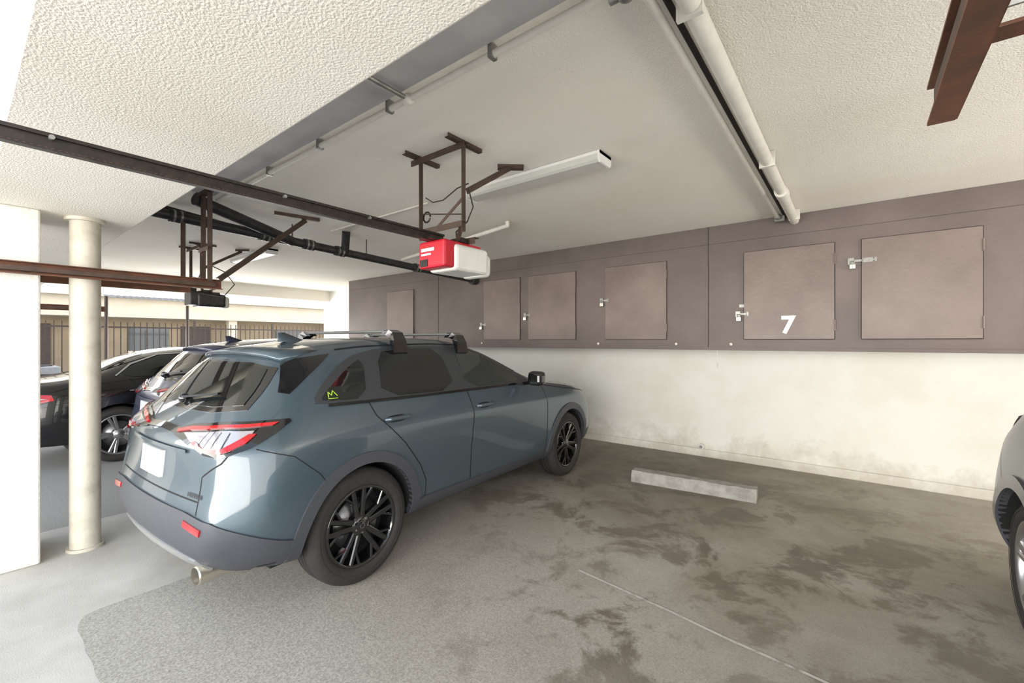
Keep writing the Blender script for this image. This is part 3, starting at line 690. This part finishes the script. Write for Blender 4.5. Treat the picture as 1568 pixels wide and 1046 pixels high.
# sedan
sed=[
 [(.62,-.86,.27),(.72,-.93,.36),(.755,-.96,.52),(.755,-.95,.70),(.73,-.93,.85),(.66,-.90,.93),(.56,-.86,.97)],
 [(.74,-.65,.25),(.85,-.68,.33),(.90,-.70,.52),(.895,-.68,.72),(.865,-.66,.86),(.79,-.62,.95),(.67,-.60,1.00)],
 [(.78,-.35,.25),(.87,-.35,.33),(.91,-.35,.52),(.905,-.35,.74),(.88,-.35,.88),(.82,-.32,.97),(.70,-.30,1.03)],
 [(.78,.0,.25),(.87,.0,.33),(.905,.0,.52),(.905,.0,.74),(.885,.0,.88),(.82,.05,.99),(.62,.08,1.17)],
 [(.78,.4,.25),(.86,.4,.33),(.88,.4,.50),(.89,.4,.74),(.885,.4,.88),(.815,.42,1.0),(.57,.42,1.30)],
 [(.78,.9,.25),(.86,.9,.33),(.87,.9,.50),(.885,.9,.74),(.885,.9,.88),(.81,.9,1.0),(.57,.85,1.345)],
 [(.78,1.4,.25),(.86,1.4,.33),(.87,1.4,.50),(.885,1.4,.74),(.885,1.4,.87),(.805,1.4,.99),(.56,1.25,1.33)],
 [(.78,1.8,.25),(.86,1.8,.33),(.88,1.8,.50),(.888,1.8,.74),(.885,1.8,.86),(.81,1.8,.97),(.63,1.7,1.15)],
 [(.78,2.2,.25),(.87,2.2,.33),(.895,2.2,.52),(.895,2.2,.72),(.88,2.2,.84),(.82,2.15,.94),(.70,2.12,.98)],
 [(.78,2.6,.25),(.87,2.6,.33),(.905,2.6,.52),(.90,2.6,.70),(.88,2.6,.81),(.81,2.6,.90),(.68,2.6,.93)],
 [(.74,3.1,.25),(.84,3.1,.33),(.87,3.1,.50),(.86,3.1,.64),(.83,3.1,.74),(.76,3.1,.81),(.62,3.1,.84)],
 [(.56,3.45,.25),(.68,3.5,.34),(.71,3.54,.48),(.70,3.53,.58),(.66,3.5,.66),(.60,3.46,.71),(.52,3.4,.74)],
]
s_tail=[-.05]*6+[0]; s_nose=[.08,.1,.12,.12,.12,.1,0]
s_top=[(-.06,.02),(-.02,.02),(0,.02),(-.08,.05),(-.04,.05),(0,.045),(.03,.045),(.10,.05),(.1,.03),(.05,.03),(.04,.02),(.08,0)]
def make_sedan(name,paint,loc,rotz):
    e=bpy.data.objects.new(name,None); scene.collection.objects.link(e)
    c=Car(sed,s_tail,s_nose,s_top); P=c.panel
    P(chaikin([(-.02,1.03),(.8,1.0),(1.85,.985),(1.6,1.12),(1.3,1.25),(.9,1.30),(.45,1.27),(.15,1.16)],1),c.side,.004,'glass')
    P(chaikin([(-.60,1.05),(.60,1.05),(.50,1.30),(-.50,1.30)],1),c.rear,.005,'glass',mirror=False)
    P(chaikin([(-.66,1.0),(.66,1.0),(.52,1.32),(-.52,1.32)],1),c.front,.005,'glass',mirror=False)
    c.ribbon([(-.02,1.035),(.15,1.17),(.45,1.285),(.9,1.31),(1.3,1.265),(1.65,1.12),(1.9,.985)],.014,c.side,.009,'satin')
    c.ribbon([(.95,1.0),(.93,.35)],.007,c.side,.0015,'seam'); c.ribbon([(.1,1.0),(.3,.78),(.45,.5),(.46,.35)],.007,c.side,.0015,'seam'); c.ribbon([(.9,1.0),(.86,1.29)],.05,c.side,.008,'gloss')
    P([(.36,.74),(.8,.76),(1.0,.80),(.98,.86),(.75,.88),(.36,.87)],c.wrap,.008,'lred',.03)
    P([(.40,.79),(.8,.80),(.95,.82),(.8,.84),(.40,.83)],c.wrap,.013,'lclear',.03)
    P([(.36,.62),(.66,.62),(.68,.70),(.55,.72),(.38,.70)],c.front,.006,'lclear'); P([(-.4,.45),(.4,.45),(.36,.66),(-.36,.66)],c.front,.006,'gloss',mirror=False)
    P([(-.16,.60),(.16,.60),(.16,.72),(-.16,.72)],c.rear,.012,'white',mirror=False)
    for sg in (1,-1):
        c.mb.ball((sg*.97,1.72,1.0),.09,paint,(1,.6,.7)); c.mb.bar((sg*.8,1.75,.96),(sg*.92,1.74,.98),.04,.03,paint)
        for hy in (.2,1.1):
            h,n=c.side(hy,.86); x=h.x*sg; c.mb.pipe([(x,hy-.1,.86),(x+sg*.028,hy-.07,.864),(x+sg*.028,hy+.06,.864),(x,hy+.09,.86)],.013,paint,8)
    c.mb.box((-.55,-.4,.16),(.55,2.9,.26),'under')
    c.cut((0,2.75),.375,paint,.335); c.o.parent=e; c.mb.build(e,fixn=False)
    for ay in (0,2.75):
        for sg in (1,-1): put_wheel(wheel('wheel',R=.335,rimk='silver',style=1),e,sg*.872,ay,.335,sg,.3)
    e.location=loc; e.rotation_euler=(0,0,rotz)
make_sedan('black_sedan','paintblk',(-7.92,1.25,0),0)

# ---------------------------------------------------------------- exterior
b=MB('neighbor_building')
b.box((-27,-6,2.95),(-19.6,22,3.6),'beige'); b.box((-27,-6,2.3),(-20.1,22,2.95),'beige'); b.box((-27,-6,0),(-21.2,22,2.3),'tan')
for y in (-2,2.5,7,11.5,16): b.box((-20.6,y,0),(-20.3,y+.3,2.3),'beige')
for y in (-.6,4.0,9.2):
    b.box((-21.21,y,1.1),(-21.15,y+1.2,2.0),'winext'); b.box((-21.2,y-.06,1.02),(-21.12,y+1.26,1.1),'beige')
for y in (1.0,5.6,12.2):
    b.box((-21.22,y,0),(-21.14,y+1.0,2.05),'fence')
b.build()
fn=MB('iron_fence')
fx=-14
for y in [i*.125 for i in range(-20,100)]: fn.bar((fx,y,.05),(fx,y,1.93),.018,.018,'fence')
for z in (.15,1.8): fn.bar((fx,-2.5,z),(fx,12.4,z),.03,.035,'fence')
for y in range(-2,13,2): fn.bar((fx,y,0),(fx,y,2.0),.05,.05,'fence')
fn.build()
for (x,y) in ((-13.1,1.0),(-13.1,1.9),(-13.1,2.8)):
    a=MB('air_conditioner_condenser'); a.bbox((x-.35,y-.35,0),(x+.35,y+.35,.95),'acm',.02)
    for i in range(13): a.box((x+.35,y-.3,.12+i*.055),(x+.36,y+.3,.14+i*.055),'gap')
    a.cyl((x,y,.95),(x,y,.975),.27,'iron',24); a.build()
rb=MB('recycling_bin'); x,y=-11.7,.1
rb.add([(x-.25,y-.27,0),(x+.25,y-.27,0),(x+.25,y+.27,0),(x-.25,y+.27,0),(x-.3,y-.33,.95),(x+.3,y-.33,.95),(x+.3,y+.33,.95),(x-.3,y+.33,.95)],[(3,2,1,0),(4,5,6,7),(0,1,5,4),(1,2,6,5),(2,3,7,6),(3,0,4,7)],'blueb')
rb.bbox((x-.33,y-.36,.95),(x+.33,y+.36,1.02),'blueb',.02); rb.build()
aw=MB('corrugated_awning')
n=30
vs=[];fs=[]
for i in range(n+1):
    y=1.9+i*.05; z=2.42+.02*(i%2); vs+=[(-12.3,y,z),(-11.2,y,z-.12)]
for i in range(n): fs.append((2*i,2*i+1,2*i+3,2*i+2))
aw.add(vs,fs,'iron')
for y in (1.95,3.35): aw.cyl((-12.2,y,0),(-12.2,y,2.4),.03,'fence',10)
aw.build(fixn=False)

# ---------------------------------------------------------------- light
wd=bpy.data.worlds.new('World'); scene.world=wd; wd.use_nodes=True
nt=wd.node_tree; bg=nt.nodes['Background']
tc=nt.nodes.new('ShaderNodeTexCoord'); sep=nt.nodes.new('ShaderNodeSeparateXYZ'); nt.links.new(tc.outputs['Generated'],sep.inputs[0])
rp=nt.nodes.new('ShaderNodeValToRGB'); nt.links.new(sep.outputs['Z'],rp.inputs['Fac'])
rp.color_ramp.elements[0].position=.0; rp.color_ramp.elements[0].color=(1,.96,.89,1)
rp.color_ramp.elements[1].position=.5; rp.color_ramp.elements[1].color=(.16,.20,.25,1)
q=rp.color_ramp.elements.new(.2); q.color=(.80,.80,.80,1)
nt.links.new(rp.outputs['Color'],bg.inputs['Color']); bg.inputs['Strength'].default_value=5.6
sl=bpy.data.lights.new('sun','SUN'); sl.energy=4; sl.angle=.02; sl.color=(1,.95,.87)
so=bpy.data.objects.new('sun',sl); scene.collection.objects.link(so)
d=Vector((.25,-1,-1.25)); so.rotation_euler=d.to_track_quat('-Z','Y').to_euler(); so.location=(0,0,10)
def fill_light(loc,dr,sx,sy,e):  # unseen area lamp added to brighten the carport interior, no source there
    al=bpy.data.lights.new('added_fill_light','AREA'); al.shape='RECTANGLE'; al.size=sx; al.size_y=sy; al.energy=e; al.color=(1,.955,.89)
    ao=bpy.data.objects.new('added_fill_light',al); scene.collection.objects.link(ao); ao.location=loc
    ao.rotation_euler=Vector(dr).to_track_quat('-Z','Y').to_euler()
fill_light((-1.5,-3.4,1.3),(-.05,1,.12),8,1.8,370)
fill_light((4.6,2.9,.45),(-.75,.0,1),2.2,3.5,400)
fill_light((-12.4,4.2,1.0),(1,-.1,.35),3.5,1.6,240)

cam=bpy.data.cameras.new('camera'); co=bpy.data.objects.new('camera',cam); scene.collection.objects.link(co)
co.location=(0,0,1.47); co.rotation_euler=(math.pi/2,0,math.atan(528/672)); cam.sensor_width=36; cam.lens=36*672/1568; cam.clip_start=.02
cam.shift_y=-.0006
scene.camera=co
